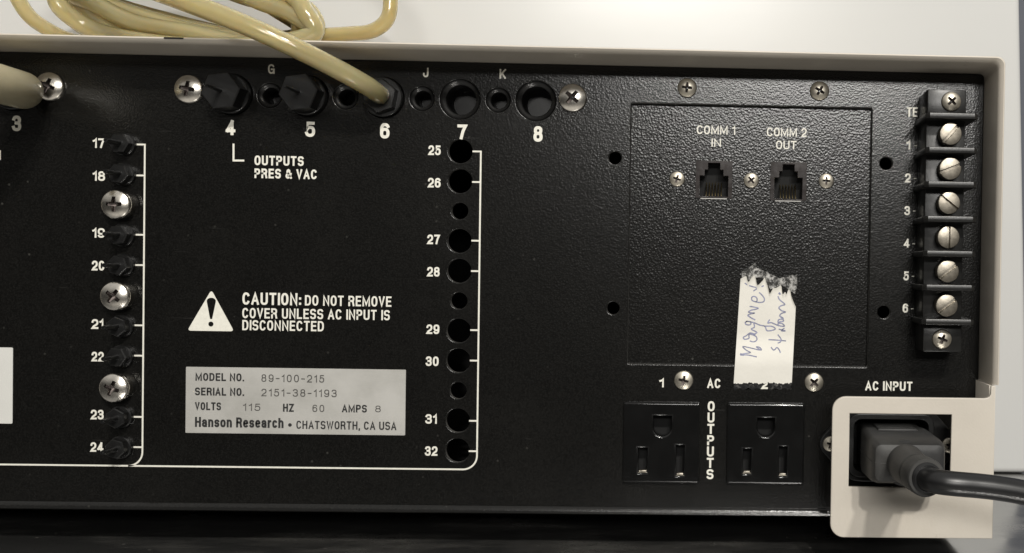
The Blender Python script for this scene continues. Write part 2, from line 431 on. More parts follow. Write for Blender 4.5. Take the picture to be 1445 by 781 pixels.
def ribbon(bm, pts, w, y, cap=True):
    """flat ribbon along (x,z) points, mitred joints, square ends"""
    q = [Vector(pts[0])]
    for p in pts[1:]:
        if (Vector(p) - q[-1]).length > 1e-4: q.append(Vector(p))
    if len(q) < 2: return
    closed = (q[0] - q[-1]).length < 1e-3 and len(q) > 4
    if closed: q = q[:-1]
    n = len(q)
    if cap and not closed:
        q[0] = q[0] + (q[0] - q[1]).normalized() * w / 2
        q[-1] = q[-1] + (q[-1] - q[-2]).normalized() * w / 2
    L, Rr = [], []
    for i in range(n):
        a = q[i] - q[i - 1] if (i > 0 or closed) else q[1] - q[0]
        b = q[(i + 1) % n] - q[i] if (i < n - 1 or closed) else q[-1] - q[-2]
        a.normalize(); b.normalize()
        na, nb = Vector((-a.y, a.x)), Vector((-b.y, b.x))
        mm = na + nb
        if mm.length < 0.2: mm = na
        mm.normalize()
        k = min(1 / max(mm.dot(na), .25), 2.2)
        L.append(bm.verts.new((q[i].x + mm.x * w / 2 * k, y, q[i].y + mm.y * w / 2 * k)))
        Rr.append(bm.verts.new((q[i].x - mm.x * w / 2 * k, y, q[i].y - mm.y * w / 2 * k)))
    for i in range(n if closed else n - 1):
        j = (i + 1) % n
        bm.faces.new((L[i], L[j], Rr[j], Rr[i]))
def write(bm, text, x0, x1, z0, z1, stroke, d, gap=.16, space=.42):
    """text fitted to the box x0..x1 (mm), z0..z1, with pen width stroke*height"""
    H = z1 - z0; s = stroke * H
    adv = []; tot = 0
    for i, ch in enumerate(text):
        if ch == ' ': adv.append((tot, 0)); tot += space; continue
        w = GL[ch][0] + stroke
        adv.append((tot, w)); tot += w + (gap if i < len(text) - 1 else 0)
    k = (x1 - x0) / tot
    y = -d
    for ch, (a, w) in zip(text, adv):
        if ch == ' ': continue
        gx0 = x0 + a * k; gw = max(w * k, s)
        for st in GL[ch][1]:
            ribbon(bm, [(gx0 + s / 2 + px * (gw - s), z0 + s / 2 + pz * (H - s)) for px, pz in st], s, y)
            y -= 0.004
def pxbox(l, r, t, b, d=0.0):
    cy, cx = (t + b) / 2, (l + r) / 2
    return P(l, cy, d).x, P(r, cy, d).x, P(cx, b, d).z, P(cx, t, d).z
def caption(name, text, l, r, t, b, parent, stroke=.19, d=0.06, m=None, caph=None, base=0.0, **kw):
    bm = bmesh.new()
    x0, x1, z0, z1 = pxbox(l, r, t, b, base)
    if caph:
        zc = (z0 + z1) / 2; h = caph / 4.2; z0, z1 = zc - h / 2, zc + h / 2
    write(bm, text, x0, x1, z0, z1, stroke, base + d, **kw)
    return finish(name, bm, m or M_INK, parent, smooth=False)

# ================================================================== SETTING
XL = P(-700, 400).x                       # the instrument runs on a little past the left of the picture
BENCH_Z = -95.0
WALL_Y = 152.0
bm = bmesh.new(); box(bm, -900, 900, -120, WALL_Y + 700, BENCH_Z - 30, BENCH_Z, 1.0)
tag(finish('bench_top', bm, M_BENCH), kind='structure')
bm = bmesh.new(); box(bm, -1500, 1500, WALL_Y + 702, WALL_Y + 730, -900, 1200)
tag(finish('back_wall', bm, M_WALL), kind='structure')

xr_w = P(1443, 150, -WALL_Y).x
bm = bmesh.new(); box(bm, -700, xr_w, WALL_Y, WALL_Y + 300, BENCH_Z + 0.3, 640, 3.0, 3)
for v in bm.verts:
    if v.co.x > 0: v.co.x += 3.0 - (v.co.z / 110.0) * 4.2
cab = finish('white_cabinet', bm, M_WHITE)
tag(cab, 'tall glossy white cabinet side standing on the bench behind the black instrument', 'cabinet')

# ================================================================== INSTRUMENT
inst = empty('instrument', (0, 60, BENCH_Z))
tag(inst, 'black rear panel of a beige-cased laboratory instrument with ports, outlets and terminal strip', 'instrument')
def ip(o):                                                # keep authored coordinates while parented to the empty
    o.parent = inst
    o.location = o.location - inst.location
    return o

DRIM = 19.4
xr = (P(1389.5, 110).x + P(1381, 555).x) / 2              # inner right face of the case
ztop = (P(300, 79.5).z + P(1100, 97.5).z) / 2              # underside of the case top
zbot = (P(200, 714).z + P(1000, 721.5).z) / 2               # lower edge of the panel
0 and print('case', xr, ztop, zbot, P(1389.5, 110).x, P(1381, 555).x, P(300, 79.5).z, P(1100, 97.5).z, P(200, 714).z, P(1000, 721.5).z)
TH = 1.9
xro, zto = xr + TH, ztop + TH

# case shell: top and both sides folded from one sheet
def ushape(x0, x1, zb, zt, r):
    o = [(x1, P(1408, 544, DRIM).z)]
    for k in range(7): a = R(90 * k / 6); o.append((x1 - r + r * math.cos(a), zt - r + r * math.sin(a)))
    for k in range(7): a = R(90 + 90 * k / 6); o.append((x0 + r + r * math.cos(a), zt - r + r * math.sin(a)))
    o.append((x0, zb)); return o
bm = bmesh.new()
outer = ushape(XL - TH, xro, zbot - 1, zto, 2.6); inner = ushape(XL, xr, zbot - 1, ztop, 2.2)
rings = []
for (y, ins) in ((-DRIM + .5, 0), (-DRIM + .15, .15), (-DRIM, .5)):
    rings.append([(o[0] + (i[0] - o[0]) / TH * ins, y, o[1] + (i[1] - o[1]) / TH * ins) for o, i in zip(outer, inner)])
rings2 = [[(i[0] + (o[0] - i[0]) / TH * ins, y, i[1] + (o[1] - i[1]) / TH * ins) for o, i in zip(outer, inner)] for (y, ins) in ((-DRIM + .6, .85), (-DRIM + 1.5, .3), (-DRIM + 2.6, 0))]
seq = [[(o[0], 128, o[1]) for o in outer]] + rings + rings2 + [[(i[0], 128, i[1]) for i in inner]]
vv = [[bm.verts.new(p) for p in rg] for rg in seq]
for A, B in zip(vv, vv[1:] + vv[:1]):
    for k in range(len(A) - 1): bm.faces.new((A[k], A[k + 1], B[k + 1], B[k]))
bm.faces.new([rg[0] for rg in vv]); bm.faces.new([rg[-1] for rg in vv])
shell = ip(finish('case_shell', bm, M_BEIGE))

# chassis tray behind the panel (bottom, sides, back)
bm = bmesh.new()
box(bm, XL + .3, xr - .3, 2.2, 127, zbot + .2, zbot + 1.7)
box(bm, XL + .3, xr - .3, 125, 127, zbot + 1.7, ztop - .4)
ip(finish('chassis', bm, M_DARK))
for fx in (XL + 40, xr - 40):
    bm = bmesh.new(); lathe(bm, [(0, 0), (8, 0), (9.5, 1), (9.5, zbot - BENCH_Z - .05), (0, zbot - BENCH_Z - .05)], 32)
    for v in bm.verts: v.co = Vector((v.co.x + fx, v.co.z + 100, BENCH_Z - v.co.y))
    ip(finish('rubber_foot', bm, M_NYLON))

# ---- the rear panel with all its openings
holes = []; 
def hole(px, py, rpx):
    p = P(px, py); holes.append(circ(p.x, p.z, rpx / 4.22, 40)); return p
rowL = lambda k: (176.8 - 0.0116 * (k * 42.72), 204.0 + 42.72 * k)
rowR = lambda k: (649.4 - 0.0092 * (k * 42.25), 213.5 + 42.25 * k)
right_holes = [(rowR(k), (11.6 if k in (2, 5, 8) else 16.8)) for k in range(11)]
for (c, r) in right_holes: hole(c[0], c[1], r)
PORTY = lambda x: 134.9 + (x - 380) * 0.0202
BIG = {3: 20.0, 4: 327.5, 5: 434.5, 6: 541.7, 7: 649.2, 8: 756.2}
SMALL = [380.7, 487.8, 595.6, 703.0]
for n_, x in BIG.items(): hole(x, PORTY(x), 28.0)
for x in SMALL: hole(x, PORTY(x), 17.0)
for (x, y) in ((867.6, 223), (1250.6, 231), (865, 435.2), (1247.3, 440.8)): hole(x, y, 8.9)
cx0 = (P(890.1, 145.4).x + P(885.7, 513.5).x) / 2; cx1 = (P(1231.8, 153).x + P(1222.9, 518).x) / 2
cz1 = (P(890, 145.4).z + P(1231.8, 153).z) / 2; cz0 = (P(885.7, 514).z + P(1222.9, 518.5).z) / 2
holes.append(rrect(cx0, cx1, cz0, cz1, .6, 3))
# outlets / inlet openings
OUT = [pxbox(879.5, 987.7, 567, 681), pxbox(1025.5, 1134.5, 568.4, 682.7)]
for (a, b, c, d) in OUT: holes.append(rrect(a + 2, b - 2, c + 2, d - 2, .5, 2))
IN = P(1254, 626)
holes.append(rrect(IN.x - 15, IN.x + 15, IN.z - 11, IN.z + 11, 2, 3))
panel = ip(plate('back_panel', [rrect(XL + .15, xr - .15, zbot, ztop - .15, .4, 2)] + holes, 0.0, 2.0, M_PANEL, None, 0.32))
panel.data.materials.append(M_EDGE)
for f in panel.data.polygons:
    if abs(f.normal.y) < .35: f.material_index = 1
# folded hem along the bottom of the panel
bm = bmesh.new()
hem = [(0, 1.4), (.9, 1.2), (1.5, .6), (1.7, -.2), (1.4, -1.0), (.6, -1.5), (-.4, -1.6), (-4, -1.6), (-4, 1.4)]
A = [bm.verts.new((XL + .2, -d + .4, zbot + z)) for d, z in hem]; B = [bm.verts.new((xr - .3, -d + .4, zbot + z)) for d, z in hem]
for k in range(len(hem)): bm.faces.new((A[k], A[(k + 1) % len(hem)], B[(k + 1) % len(hem)], B[k]))
bm.faces.new(A); bm.faces.new(B)
ip(finish('panel_hem', bm, M_PANEL))

def pk(o, parent):                                       # child of a part that already sits under the empty
    o.parent = parent
    return o
def onto(o, part):
    """re-parent keeping the authored (world, mm) placement"""
    o.location = o.location - part.location - (inst.location if part.parent == inst else Vector())
    o.parent = part; return o

# ---- screws
def head_mesh(rad, h, kind, n=120, rings=36, crown=1.0):
    bm = bmesh.new()
    vs = [[]]
    cw, cl, cd = 0.16, 0.52, 0.75
    def z_of(x, z):
        r = math.hypot(x, z)
        t = min(1, r)
        y = h * (1 - 0.55 * crown * t ** 2.4)
        if t > .93: y -= h * 0.25 * ((t - .93) / .07) ** 2
        if kind == 'cross':
            ax, az = abs(x), abs(z)
            wa = cw * (1 - .35 * r / cl)
            ins = (ax < wa and az < cl) or (az < wa and ax < cl) or (ax + az < .31)
            if ins: y -= h * cd * (1.5 - r / cl)
        elif kind == 'slot':
            if abs(z) < .135 : y -= min(1.3, h * .6)
        return y
    c = bm.verts.new((0, -z_of(0, 0), 0))
    prev = None
    for j in range(1, rings + 1):
        r = j / rings
        ring = [bm.verts.new((rad * r * math.cos(2 * math.pi * k / n), -z_of(r * math.cos(2 * math.pi * k / n), r * math.sin(2 * math.pi * k / n)), rad * r * math.sin(2 * math.pi * k / n))) for k in range(n)]
        for k in range(n):
            if prev is None: bm.faces.new((c, ring[k], ring[(k + 1) % n]))
            else: bm.faces.new((prev[k], ring[k], ring[(k + 1) % n], prev[(k + 1) % n]))
        prev = ring
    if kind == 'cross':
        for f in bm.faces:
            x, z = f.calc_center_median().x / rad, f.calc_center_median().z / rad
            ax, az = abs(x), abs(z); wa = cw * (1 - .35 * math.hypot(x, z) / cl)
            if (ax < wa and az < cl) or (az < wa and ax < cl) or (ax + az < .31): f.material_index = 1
    base = [bm.verts.new((v.co.x, 0.25, v.co.z)) for v in prev]
    for k in range(n): bm.faces.new((prev[k], base[k], base[(k + 1) % n], prev[(k + 1) % n]))
    return bm
def spin(deg): return (0, R(deg), 0)
proto = finish('screw', head_mesh(4.75, 2.1, 'cross'), M_STEEL)
ip(proto)
def put_screw(src, px, py, d, deg, first=[]):
    p = P(px, py, d)
    if src.name not in first:
        first.append(src.name); src.location = p * S - inst.location; src.rotation_euler = spin(deg); return src
    c = src.copy(); COL.objects.link(c); c.parent = inst
    c.location = p * S - inst.location; c.rotation_euler = spin(deg); return c
for px, py, deg in ((71.5, 122.5, 22), (267.5, 126.5, 10), (808.3, 138.6, 40)): put_screw(proto, px, py, 0.0, deg)
med = ip(finish('screw', head_mesh(3.25, 1.5, 'cross'), M_BRASSY))
for px, py, deg in ((969.6, 124.5, 5), (1156.4, 129.0, 30), (964.8, 536.8, 12), (1148.6, 539.6, 42)): put_screw(med, px, py, 0.0, deg)
PLATE_D = -2.25
tiny = ip(finish('screw', head_mesh(2.6, 1.2, 'cross'), M_BRASSY))
for px, py, deg in ((955.5, 253, 18), (1060, 254.8, 50), (1165.8, 255.8, 3)): put_screw(tiny, px, py, PLATE_D, deg)
# standoffs of the left-hand fitting column: short spacer with a screw on top
bm = bmesh.new(); lathe(bm, [(0, -1), (4.35, -1), (4.35, 2.9), (4.1, 3.1), (0, 3.1)], 40)
spacer = ip(finish('spacer', bm, M_SHAFT))
for i, (k, deg) in enumerate(((2, 0), (5, 35), (8, 20))):
    c = rowL(k); p = P(c[0] - 3.2, c[1] + .3)
    so = spacer if i == 0 else copy_at(spacer, (0, 0, 0), inst)
    so.location = p * S - inst.location
    h = proto.copy(); COL.objects.link(h); h.parent = so; h.location = Vector((0, -3.15, 0)) * S; h.rotation_euler = spin(deg)

# ---- ports
bm = bmesh.new()
prof = [(6.6, -.05), (6.45, -.35), (5.75, -1.0), (5.2, -1.2)]
for k in range(9): prof += [(4.95, -1.5 - k * .9), (5.2, -1.95 - k * .9)]
lathe(bm, prof + [(4.7, -11), (0, -11)], 48)
bush = ip(finish('port_bushing', bm, M_NYLON))
for i, n_ in enumerate((7, 8)):
    p = P(BIG[n_], PORTY(BIG[n_])); o = bush if i == 0 else copy_at(bush, (0, 0, 0), inst)
    o.location = p * S - inst.location
bm = bmesh.new()
prof = [(4.0, -.05), (3.85, -.35), (3.25, -.9), (2.95, -1.0)]
for k in range(7): prof += [(2.7, -1.3 - k * .8), (2.9, -1.7 - k * .8)]
lathe(bm, prof + [(2.5, -9), (0, -9)], 40)
sb = ip(finish('port_bushing', bm, M_NYLON))
for i, x in enumerate(SMALL):
    p = P(x, PORTY(x)); o = sb if i == 0 else copy_at(sb, (0, 0, 0), inst)
    o.location = p * S - inst.location

def hexa(r, a0=0): return [(r * math.cos(R(a0 + 60 * k)), r * math.sin(R(a0 + 60 * k))) for k in range(6)]
def fitting(name, rc, rh, d0, d1, a0, stem, d2, m=M_NYLON):
    e_ = bpy.data.objects.new(name, None); COL.objects.link(e_); e_.parent = inst; e_.empty_display_size = .005
    bm = bmesh.new(); lathe(bm, [(0, -1), (rc, -1), (rc, d0 - .3), (rc - .3, d0), (0, d0)], 40)
    finish('collar', bm, m, e_)
    bm = bmesh.new(); prism(bm, hexa(rh, a0), d0 + .01, d1, .3, 1)
    finish('hex_nut', bm, m, e_, smooth=False)
    bm = bmesh.new(); lathe(bm, [(s_[0], s_[1]) for s_ in stem], 20)
    finish('stem', bm, m, e_)
    return e_
def dup(e_):
    c = e_.copy(); COL.objects.link(c); c.parent = e_.parent
    for ch in list(e_.children):
        k = ch.copy(); COL.objects.link(k); k.parent = c
    return c
f4 = fitting('plugged_fitting', 6.5, 6.35, 2.5, 8.5, 8, [(0, 8.4), (.75, 8.4), (.6, 12), (.5, 17.8), (.2, 18.4), (0, 18.4)], 14)
p = P(BIG[4], PORTY(BIG[4])); f4.location = p * S - inst.location
f5 = dup(f4); p = P(BIG[5], PORTY(BIG[5])); f5.location = p * S - inst.location
f6 = fitting('barbed_fitting', 6.5, 5.7, 2.0, 5.0, 20, [(0, 4.9), (2.2, 4.9), (2.2, 6.2), (2.6, 6.4), (2.1, 8), (2.6, 8.2), (1.9, 10), (1.7, 10.5), (0, 10.5)], 15)
p6 = P(BIG[6], PORTY(BIG[6])); f6.location = p6 * S - inst.location
f3 = dup(f6); f3.name = 'barbed_fitting'; p3 = P(BIG[3], PORTY(BIG[3])); f3.location = p3 * S - inst.location
fs = fitting('barbed_fitting', 3.75, 3.35, 1.6, 4.4, 0, [(0, 4.3), (1.15, 4.3), (.8, 8.2), (1.05, 8.3), (.7, 11.2), (.35, 11.2), (0, 10.0)], 11)
n_ = 0
for k in range(11):
    if k in (2, 5, 8): continue
    c = rowL(k); p = P(*c); o = fs if n_ == 0 else dup(fs); n_ += 1
    o.location = p * S - inst.location
    o.rotation_euler = spin((0, 9, -6, 14, 22, 3, 28, 17)[n_ - 1])

# ---- recessed communications plate
JACK = [pxbox(981.6, 1033.4, 227, 280.2, PLATE_D), pxbox(1087, 1138, 229, 283.7, PLATE_D)]
lp = [rrect(cx0 - 2.4, cx1 + 2.4, cz0 - 6, cz1 + 6, 1, 2)] + [rrect(a + .5, b - .5, c + .5, d - .5, .2, 1) for a, b, c, d in JACK]
cp = ip(plate('communication_plate', lp, PLATE_D, 1.5, M_PLATE, None, 0.05))
def jack(a, b, c, d):
    w, h = b - a, d - c; xc = (a + b) / 2
    e_ = bpy.data.objects.new('telephone_jack', None); COL.objects.link(e_); e_.parent = inst; e_.empty_display_size = .005
    e_.location = Vector((xc, -PLATE_D, c)) * S - inst.location
    f = lambda x, z: ((x - .5) * w, z * h)
    op = [f(.11, .045), f(.11, .60), f(.245, .60), f(.245, .76), f(.335, .76), f(.335, .94), f(.665, .94), f(.665, .76), f(.755, .76), f(.755, .60), f(.89, .60), f(.89, .045)]
    o = plate('jack_body', [rrect(-w / 2, w / 2, 0, h, .25, 2), op], 0.35, 9.0, M_JACK, e_, 0.06)
    bm = bmesh.new(); box(bm, -w / 2 + .3, w / 2 - .3, 5.2, 6.0, .3, h - .3)
    finish('jack_back', bm, M_DARK, e_)
    bm = bmesh.new(); box(bm, -w * .36, w * .36, -.30, 3.2, -.25, .32, .1)
    finish('jack_sill', bm, M_STICK, e_)
    for k in range(6):
        x = (k - 2.5) * 1.02
        bm = bmesh.new()
        tube(bm, [(x, .5, h * .05 + .1), (x, .9, h * .12), (x, 3.2, h * .34), (x, 5.0, h * .44)], .2, 8)
        finish('contact_wire', bm, M_GOLD, e_)
    return e_
for j in JACK: jack(*j)

# ---- AC outlets
def outlet(box_, slots, gnd):
    x0, x1, z0, z1 = box_; xc, zc = (x0 + x1) / 2, (z0 + z1) / 2
    e_ = bpy.data.objects.new('power_outlet', None); COL.objects.link(e_); e_.parent = inst; e_.empty_display_size = .005
    e_.location = Vector((xc, 0, zc)) * S - inst.location
    L = [rrect(x0 - xc, x1 - xc, z0 - zc, z1 - zc, .9, 4)]
    for s in slots:
        a, b, c, d = pxbox(*s, 1.0); L.append([(a - xc, c - zc), (b - xc, c - zc), (b - xc, d - zc), (a - xc, d - zc)])
    a, b, c, d = pxbox(*gnd, 1.0); a -= xc; b -= xc; c -= zc; d -= zc; r = (b - a) / 2; cx = (a + b) / 2
    L.append([(a, d), (b, d)] + [(cx + r * math.cos(R(t)), c + r + r * math.sin(R(t))) for t in range(0, -181, -15)])
    plate('outlet_face', L, 1.8, 4.8, M_OUT, e_, 0.8)
    # near-black block closing the slots and ground hole from behind
    bm = bmesh.new(); box(bm, x0 - xc + 1, x1 - xc - 1, 5.4, 6.4, z0 - zc + 1.2, z1 - zc - 1.2)
    finish('outlet_core', bm, M_DARK, e_)
    for s in slots:
        a, b, c, d = pxbox(*s, 0.0)
        bm = bmesh.new(); box(bm, a - xc + .25, b - xc - .25, .8, 3.0, c - zc - .6, c - zc + .75, .15)
        finish('contact', bm, M_TSCREW, e_)
    return e_
outlet(OUT[0], [(900.5, 913.5, 632, 667.5), (954, 965.6, 628.5, 671.5)], (922, 947.5, 587, 615))
outlet(OUT[1], [(1048.3, 1060, 633.6, 668.6), (1099.2, 1110.6, 630.4, 672)], (1068.8, 1093, 590, 615.6))

# ---- AC inlet with flange
e_ = bpy.data.objects.new('power_inlet', None); COL.objects.link(e_); e_.parent = inst; e_.empty_display_size = .005
e_.location = IN * S - inst.location
fl = []
for (x, z, r) in ((-25, 0, 4.5), (-13.5, -12.6, 5), (13.5, -12.6, 5), (25, 0, 4.5), (13.5, 12.6, 5), (-13.5, 12.6, 5)): fl.append(Vector((x, z)))
out = []
for i, v in enumerate(fl):
    a, b = fl[i - 1], fl[(i + 1) % 6]; t = 4.0
    p0 = v + (a - v).normalized() * t; p1 = v + (b - v).normalized() * t
    for k in range(6):
        u = k / 5; q = p0 * (1 - u) ** 2 + v * 2 * u * (1 - u) + p1 * u * u; out.append((q.x, q.y))
plate('inlet_flange', [out, rrect(-12.3, 12.3, -8.6, 8.6, 2.5, 4)], 2.4, 2.4, M_BLKPL, e_, 0.35)
plate('inlet_collar', [rrect(-14.4, 14.4, -10.6, 10.6, 4, 6), rrect(-12.4, 12.4, -8.7, 8.7, 2.5, 5)], 5.2, 16, M_BLKPL, e_, 0.3)
bm = bmesh.new(); box(bm, -13, 13, 9, 10.5, -9.5, 9.5); finish('inlet_back', bm, M_DARK, e_)
for sx in (-20, 20):
    h = tiny.copy(); COL.objects.link(h); h.parent = e_; h.location = Vector((sx, -2.4, 0)) * S; h.rotation_euler = spin(20); h.name = 'screw'

# ---- beige guard round the inlet
GD = DRIM + .35
gx0 = (P(1174, 590, GD).x + P(1172.7, 720, GD).x) / 2; gz1 = (P(1197, 560, GD).z + P(1395, 562.6, GD).z) / 2
gz0 = (P(1193.5, 760, GD).z + P(1400, 759.6, GD).z) / 2; gx1 = (P(1405, 600, GD).x + P(1400, 755, GD).x) / 2
gear = P(1408, 545, GD).z                                 # the ear of the guard that runs up the side of the case
wx0, wx1, wz0, wz1 = pxbox(1198.3, 1342, 584.5, 688, GD)
gl = rrect(gx0, gx1, gz0, gz1, 4.4, 8, (1, 0, 0, 1))
gi = [i for i, q in enumerate(gl) if abs(q[0] - gx1) < 1e-6 and abs(q[1] - gz1) < 1e-6][0]
gl[gi:gi + 1] = [(gx1, gear), (gx1 - 1.3, gear), (gx1 - 1.5, gz1 + 1.4), (gx1 - 1.9, gz1 + .6), (gx1 - 2.6, gz1 + .15), (gx1 - 3.6, gz1)]
ip(plate('inlet_guard', [gl, [(wx0, wz0), (wx1, wz0), (wx1, wz1), (wx0, wz1)]], GD, 1.6, M_BEIGE, None, 0.3))
bm = bmesh.new(); box(bm, gx1 - 1.7, gx1 - .03, -(GD - 1.55), 126, gz0 + .03, gear - .03, .1); ip(finish('guard_flange', bm, M_BEIGE))
bm = bmesh.new(); p = P(245, 52.2, DRIM); box(bm, p.x - 3, p.x + 3, -DRIM - .05, -DRIM + 1, zto - .62, zto - .12)
ip(finish('edge_slit', bm, M_DARK))

# ---- terminal strip
TBX = (P(1298, 310).x, P(1360, 310).x)
tb = bpy.data.objects.new('terminal_strip', None); COL.objects.link(tb); tb.parent = inst; tb.empty_display_size = .005
tb.location = -inst.location
TD = 13.0
bxl = (P(1310, 150, 14).x + P(1300.5, 480, 14).x) / 2; bxr = (P(1365, 150, 14).x + P(1355.5, 480, 14).x) / 2
bz1 = P(1337, 127, 14).z; bz0 = P(1329, 497, 14).z
sc_d = 15.2
finz = [P(1343, y, 20).z for y in (163.5, 212.0, 260.5, 309.5, 358.5, 406.5, 455.0)]
finl = (P(1307, 163, 20).x + P(1302, 455, 20).x) / 2; finr = (P(1382, 163, 20).x + P(1374.5, 455, 20).x) / 2
bm = bmesh.new()
box(bm, bxl, bxr, -TD, .2, finz[-1], finz[0], .3)
box(bm, bxl + .05, bxr - .05, -14.2, .2, finz[0] - .4, bz1, .35)
box(bm, bxl + .05, bxr - .05, -14.2, .2, bz0, finz[-1] + .4, .35)
finish('strip_base', bm, M_TERM, tb)
# wing ledges under the wire clamps, left and right
for z in finz:
    bm = bmesh.new()
    pts = [(finl, -20, ), ]
    prof = [(finl + .2, 0.2), (finl, 1.0), (finl, 18.6), (finl + 1.2, 20.0), (finr - 1.2, 20.0), (finr, 18.6), (finr, 1.0), (finr - .2, .2)]
    t = .95
    lo = [bm.verts.new((x, -d, z - t)) for x, d in prof]; hi = [bm.verts.new((x, -d, z + t)) for x, d in prof]
    fb = bm.faces.new(lo); ft = bm.faces.new(hi)
    for k in range(len(prof)): bm.faces.new((lo[k], lo[(k + 1) % len(prof)], hi[(k + 1) % len(prof)], hi[k]))
    bmesh.ops.bevel(bm, geom=list(fb.edges) + list(ft.edges), offset=.35, segments=2, affect='EDGES', profile=.5)
    finish('barrier', bm, M_TERM, tb)
slot = finish('terminal_screw', head_mesh(3.7, 2.7, 'slot', crown=.22), M_TSCREW, tb)
for i, (px, py, deg) in enumerate(((1339.5, 190.5, 49), (1339, 239.2, 22), (1337.3, 287.3, -38), (1336.3, 335.4, 90), (1335.5, 383.3, 40), (1334, 431.3, 38))):
    o = slot if i == 0 else copy_at(slot, (0, 0, 0), tb)
    p = P(px, py, sc_d); o.location = p * S; o.rotation_euler = spin(-deg)
    bm = bmesh.new(); lathe(bm, [(3.1, -4), (3.1, 0), (0, 0)], 32); sh = finish('screw_shank', bm, M_BRASSY, o)
    bm = bmesh.new(); box(bm, -4.2, 4.2, 2.6, 3.4, -3.9, 3.9, .3); 
    cl = finish('wire_clamp', bm, M_SHAFT, o); cl.rotation_euler = (0, R(deg), 0)
mnt = finish('mounting_screw', head_mesh(3.2, 1.7, 'cross'), M_BRASSY, tb)
for i, (px, py, deg) in enumerate(((1342, 143.8, 45), (1328.8, 478.6, 20))):
    o = mnt if i == 0 else copy_at(mnt, (0, 0, 0), tb)
    o.location = P(px, py, 14.2) * S; o.rotation_euler = spin(deg)

# ---- nameplate and sticker
xa = (P(263, 517).x + P(261.8, 609.8).x) / 2; xb = (P(573.4, 522.8).x + P(571.5, 615.9).x) / 2
za = (P(263, 517).z + P(573.4, 522.8).z) / 2; zb = (P(261.8, 609.8).z + P(571.5, 615.9).z) / 2
bm = bmesh.new(); prism(bm, rrect(xa, xb, zb, za, .25, 2), 0.02, .22, .05, 1)
npl = ip(finish('nameplate', bm, M_FOIL))
def np_text(name, txt, l, r, t, b, stroke, m, **kw): return onto(caption(name, txt, l, r, t, b, None, stroke * 1.3, .05, m, base=.22, **kw), npl)
np_text('nameplate_line', 'MODEL NO.', 275.8, 344.3, 526.6, 538.2, .15, M_BLACKINK, caph=11)
np_text('stamped_number', '89-100-215', 369, 457.6, 528.9, 539.8, .10, M_GREYINK, caph=10.5, gap=.3)
np_text('nameplate_line', 'SERIAL NO.', 275.2, 344.3, 547.4, 558.6, .15, M_BLACKINK, caph=11)
np_text('stamped_number', '2151-38-1193', 369, 475.2, 549, 560.6, .10, M_GREYINK, caph=10.5, gap=.3)
np_text('nameplate_line', 'VOLTS', 275.2, 312, 567.9, 579.1, .15, M_BLACKINK, caph=11)
np_text('stamped_number', '115', 343, 367.4, 569.8, 580, .10, M_GREYINK, gap=.3)
np_text('nameplate_line', 'HZ', 399.4, 414.7, 570, 581.4, .15, M_BLACKINK)
np_text('stamped_number', '60', 441, 457.6, 571.5, 581.7, .10, M_GREYINK, gap=.3)
np_text('nameplate_line', 'AMPS', 482.6, 517.8, 571.4, 582.3, .15, M_BLACKINK)
np_text('stamped_number', '8', 529.6, 537.3, 572.7, 582, .10, M_GREYINK)
np_text('maker_line', 'Hanson Research', 275.2, 400.3, 588.8, 604, .152, M_BLACKINK, caph=14, gap=.13)
np_text('maker_line', 'CHATSWORTH, CA USA', 418.2, 559.5, 593.5, 607.5, .125, M_BLACKINK, caph=11.5)
bm = bmesh.new(); p = P(409.6, 599.8); prism(bm, circ(p.x, p.z, .6, 16), .22, .28); onto(finish('printed_dot', bm, M_BLACKINK), npl)
bm = bmesh.new(); x0, x1, z0, z1 = pxbox(-95, 18.3, 490, 597.5); prism(bm, rrect(x0, x1, z0, z1, .4, 3), 0.02, .2, .05, 1)
ip(finish('blank_sticker', bm, M_STICK))

# ---- printing on the panel
def cap(name, txt, l, r, t, b, stroke=.2, m=None, **kw): return onto(caption(name, txt, l, r, t, b, None, stroke, .06, m, **kw), panel)
cap('port_number', '3', 17.3, 30.2, 163.4, 185.4, .2)
cap('port_number', '4', 318.8, 332.3, 169.9, 191, .2)
cap('port_number', '5', 431, 444.8, 172.1, 193.5, .2)
cap('port_number', '6', 536.4, 549.8, 174, 195.8, .2)
cap('port_number', '7', 645.4, 659, 176, 196.9, .2)
cap('port_number', '8', 752.8, 765.8, 178.3, 200.3, .2)
for ch, l, r, t, b in (('G', 378.2, 387.8, 91, 104.4), ('J', 597, 604.8, 95.8, 109.3), ('K', 705, 714, 97.7, 111.5)):
    cap('port_letter', ch, l, r, t, b, .17, M_INK)
LN = {0: '17', 1: '18', 3: '19', 4: '20', 6: '21', 7: '22', 9: '23', 10: '24'}
LB = {0: (131, 148.6, 195.6, 209.1), 1: (131, 148.4, 241.9, 255.5), 3: (130.4, 148, 322.2, 335.8), 4: (129.8, 147.6, 368.2, 382), 6: (129.4, 146.2, 450.7, 464.5), 7: (129.4, 146.6, 496.7, 510.3), 9: (128.3, 146.5, 578.5, 592.1), 10: (127.8, 146.1, 624.4, 637.8)}
for k in LN: cap('port_number', LN[k], *LB[k], .19, gap=.12)
RN = {0: '25', 1: '26', 3: '27', 4: '28', 6: '29', 7: '30', 9: '31', 10: '32'}
RB = {0: (604.6, 622, 205.5, 219.2), 1: (604, 621.8, 251.4, 264.9), 3: (603, 620.8, 331.4, 344.9), 4: (602.8, 620.5, 377, 390.5), 6: (601.8, 620.1, 458.2, 471.6), 7: (601, 619.1, 503.3, 516.8), 9: (600.4, 616.6, 584.8, 598.2), 10: (599.8, 617.4, 630, 643.4)}
for k in RN: cap('port_number', RN[k], *RB[k], .19, gap=.12)
cap('printed_caption', 'OUTPUTS', 359.2, 428.7, 220, 234.3, .19, caph=13.4)
